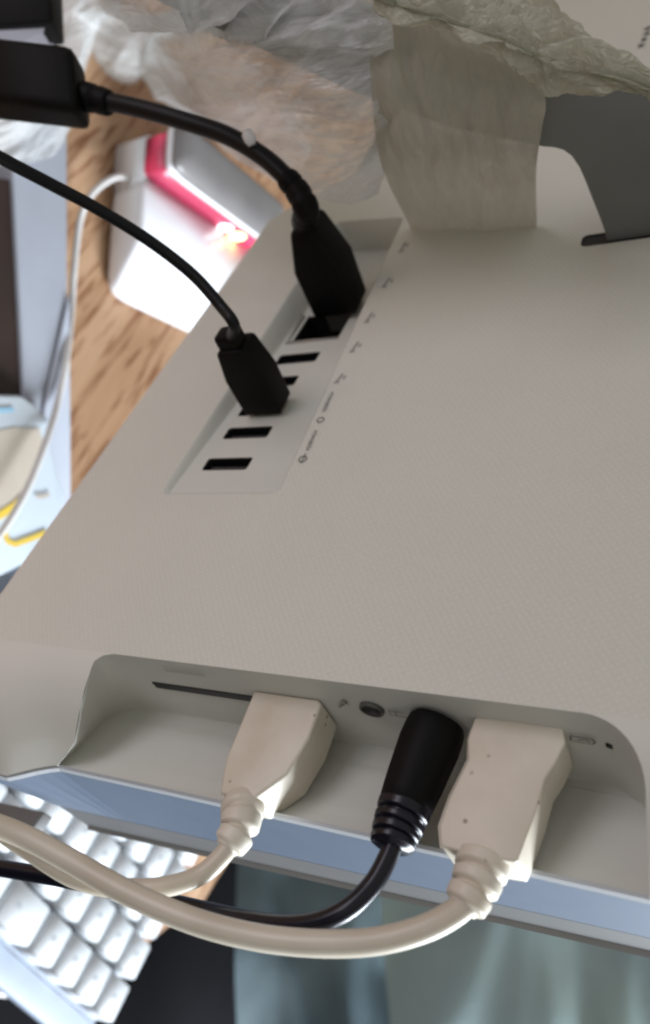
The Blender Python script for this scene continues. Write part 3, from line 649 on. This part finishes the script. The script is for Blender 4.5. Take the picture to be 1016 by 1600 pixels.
# ================================================================== FILM
def patch(name, rowsP, m, parent, nu=110, nv=60, amp=0.004, fu=14, fv=4, ang=0.0, seed=0.0, ridge=True, octs=3):
    """rowsP: rows of world points; Catmull-Rom both ways, then creased along one direction of the sheet"""
    R_ = [spline(r, max(2, nu//(len(r)-1))) for r in rowsP]; per_v = max(2, nv//(len(rowsP)-1))
    cols = [spline([r[i] for r in R_], per_v) for i in range(len(R_[0]))]
    nU, nV = len(cols), len(cols[0]); v = []; ca, sa = math.cos(ang), math.sin(ang)
    for i in range(nU):
        for k in range(nV):
            p = cols[i][k]
            a = cols[min(i+1,nU-1)][k]-cols[max(i-1,0)][k]; b = cols[i][min(k+1,nV-1)]-cols[i][max(k-1,0)]
            n = a.cross(b); n = n.normalized() if n.length > 0 else Vector((0,0,1))
            uu, vv = i/(nU-1), k/(nV-1); ru, rv = uu*ca-vv*sa, uu*sa+vv*ca; wob = noise.noise(Vector((uu*3+seed, vv*3, seed)))*0.12
            h = 0; am = 1.0; f1, f2 = fu, fv
            for o_ in range(octs):
                t = noise.noise(Vector(((ru+wob)*f1, (rv-wob)*f2, seed+o_*7.1)))
                h += am*((1-abs(t)*2.6) if ridge else t); am *= 0.42; f1 *= 1.9; f2 *= 2.1
            v.append(p + n*h*amp)
    f = [(i*nV+k, (i+1)*nV+k, (i+1)*nV+k+1, i*nV+k+1) for i in range(nU-1) for k in range(nV-1)]
    o = mesh(name, v, f, m, parent, True); uv = o.data.uv_layers.new(name="UVMap")
    for l in o.data.loops: uv.data[l.index].uv = ((l.vertex_index//nV)/(nU-1), (l.vertex_index % nV)/(nV-1))
    return o
fm = empty("plastic_wrap", (-0.2, 0.03, 0.0), "crumpled clear plastic wrap draped over the computer stand", "plastic wrap")
D = dd
bot = [(-60,262,.30),(20,258,.31),(60,246,.32),(88,212,.33),(104,180,.34),(110,110,.36),(118,64,.37),(160,90,.375),(196,113,.375),(222,108,.37),(262,142,.36),(305,196,.34),(380,238,.30),(450,276,.245),(520,300,.220),(612,270,.192)]
topA = [(-60,-80,.30),(0,-80,.31),(40,-80,.31),(80,-80,.31),(110,-80,.31),(150,-80,.30),(200,-80,.28),(250,-80,.26),(300,-80,.24),(350,-80,.21),(400,-80,.19),(450,-80,.17),(490,-80,.160),(530,-80,.155),(570,-80,.150),(620,-80,.148)]
midA = [((a[0]*.55+b[0]*.45), (a[1]*.55+b[1]*.45), (a[2]*.55+b[2]*.45)-.008) for a, b in zip(bot, topA)]
for _i, _d in zip(range(-6, 0), (.215,.192,.176,.165,.160,.156)): midA[_i] = (midA[_i][0], midA[_i][1], _d)
near = [(x_, -5, d_) for (x_, _y, _d), d_ in zip(topA, (.31,.315,.32,.325,.325,.30,.20,.160,.158,.156,.155,.154,.153,.152,.150,.148))]
patch("loose_sheet", [[D(*p) for p in bot], [D(*p) for p in midA], [D(*p) for p in near], [D(*p) for p in topA]], M_filmA, fm, 260, 130, 0.0045, 6, 2.4, 0.7, 3.0)
# sheet that hangs in front of the arm and comes to rest on the cover
rB = [
 [(583,-60,.147),(660,-60,.147),(740,-60,.147),(830,-60,.147)],
 [(579,40,.149),(660,60,.149),(760,100,.150),(852,140,.151)],
 [(580,160,.156),(665,180,.156),(755,190,.157),(848,200,.159)],
 [(596,262,.182),(670,270,.180),(750,275,.178),(838,270,.175)],
 [(632,345,.2160),(690,350,.2090),(760,352,.2020),(838,345,.1945)],
 [(660,395,.2150),(705,402,.2085),(770,404,.2020),(836,396,.1965)]]
patch("hanging_sheet", [[D(*p) for p in r] for r in rB], M_filmB, fm, 100, 110, 0.0008, 4, 1.6, 0.05, 9.0)
# bunched band over the arm
rC = [
 [(560,-90,.140),(700,-90,.140),(790,-60,.140),(850,-30,.140),(930,40,.142),(1060,150,.145)],
 [(570,-40,.134),(680,-20,.132),(770,0,.132),(850,30,.133),(930,70,.137),(1060,155,.142)],
 [(580,0,.133),(685,34,.131),(780,60,.130),(862,95,.132),(945,115,.137),(1060,158,.142)],
 [(586,22,.138),(690,72,.137),(780,110,.137),(856,152,.138),(945,153,.141),(1060,160,.146)]]
patch("bunched_fold", [[D(*p) for p in r] for r in rC], M_filmC, fm, 260, 170, 0.0019, 6, 8, 0.25, 17.0, octs=4)

wc = cable("loose_cord", [at_z(-120,1543,-0.08), at_z(-40,1548,-0.08), at_z(20,1552,-0.08), at_z(60,1551,-0.08), at_z(120,1540,-0.085), at_z(200,1500,-0.10)], 0.0022, M_wcord)
tag(wc, "pale cord hanging below the front edge of the keyboard at the lower left", "cord")
# ================================================================== BEYOND THE DESK
ch = empty("office_chair", (-0.2, 0.85, -0.74), "black chair in deep shade beyond the desk edge", "chair")
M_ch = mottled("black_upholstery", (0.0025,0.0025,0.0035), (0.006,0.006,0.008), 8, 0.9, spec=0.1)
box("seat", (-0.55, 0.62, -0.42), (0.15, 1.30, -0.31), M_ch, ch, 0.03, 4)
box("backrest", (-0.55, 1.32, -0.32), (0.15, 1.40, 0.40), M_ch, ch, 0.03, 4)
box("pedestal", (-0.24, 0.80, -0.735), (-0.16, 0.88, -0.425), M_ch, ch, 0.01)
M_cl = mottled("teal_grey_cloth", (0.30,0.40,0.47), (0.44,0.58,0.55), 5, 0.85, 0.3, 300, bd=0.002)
def hang(z0, dz, nrow, yoff, ph, sw):
    out = []
    for j_ in range(nrow):
        row = []
        for i_ in range(9):
            x = 0.22-0.10*i_; z = z0-dz*j_
            row.append(Vector((x, 1.00 + yoff + 0.62*(x+0.2) - 0.055*j_ - sw*math.cos(i_*1.5+j_*0.5+ph), z + 0.03*math.sin(i_*0.9+ph))))
        out.append(row)
    return out
cloth = patch("draped_cloth", hang(0.46, 0.095, 6, 0.0, 0.0, 0.02), M_cl, None, 120, 80, 0.035, 2.2, 4.0, 0.4, 5.0, ridge=False)
tag(cloth, "rumpled pale teal cloth beyond the desk, below the aluminium edge at the lower right", "cloth")
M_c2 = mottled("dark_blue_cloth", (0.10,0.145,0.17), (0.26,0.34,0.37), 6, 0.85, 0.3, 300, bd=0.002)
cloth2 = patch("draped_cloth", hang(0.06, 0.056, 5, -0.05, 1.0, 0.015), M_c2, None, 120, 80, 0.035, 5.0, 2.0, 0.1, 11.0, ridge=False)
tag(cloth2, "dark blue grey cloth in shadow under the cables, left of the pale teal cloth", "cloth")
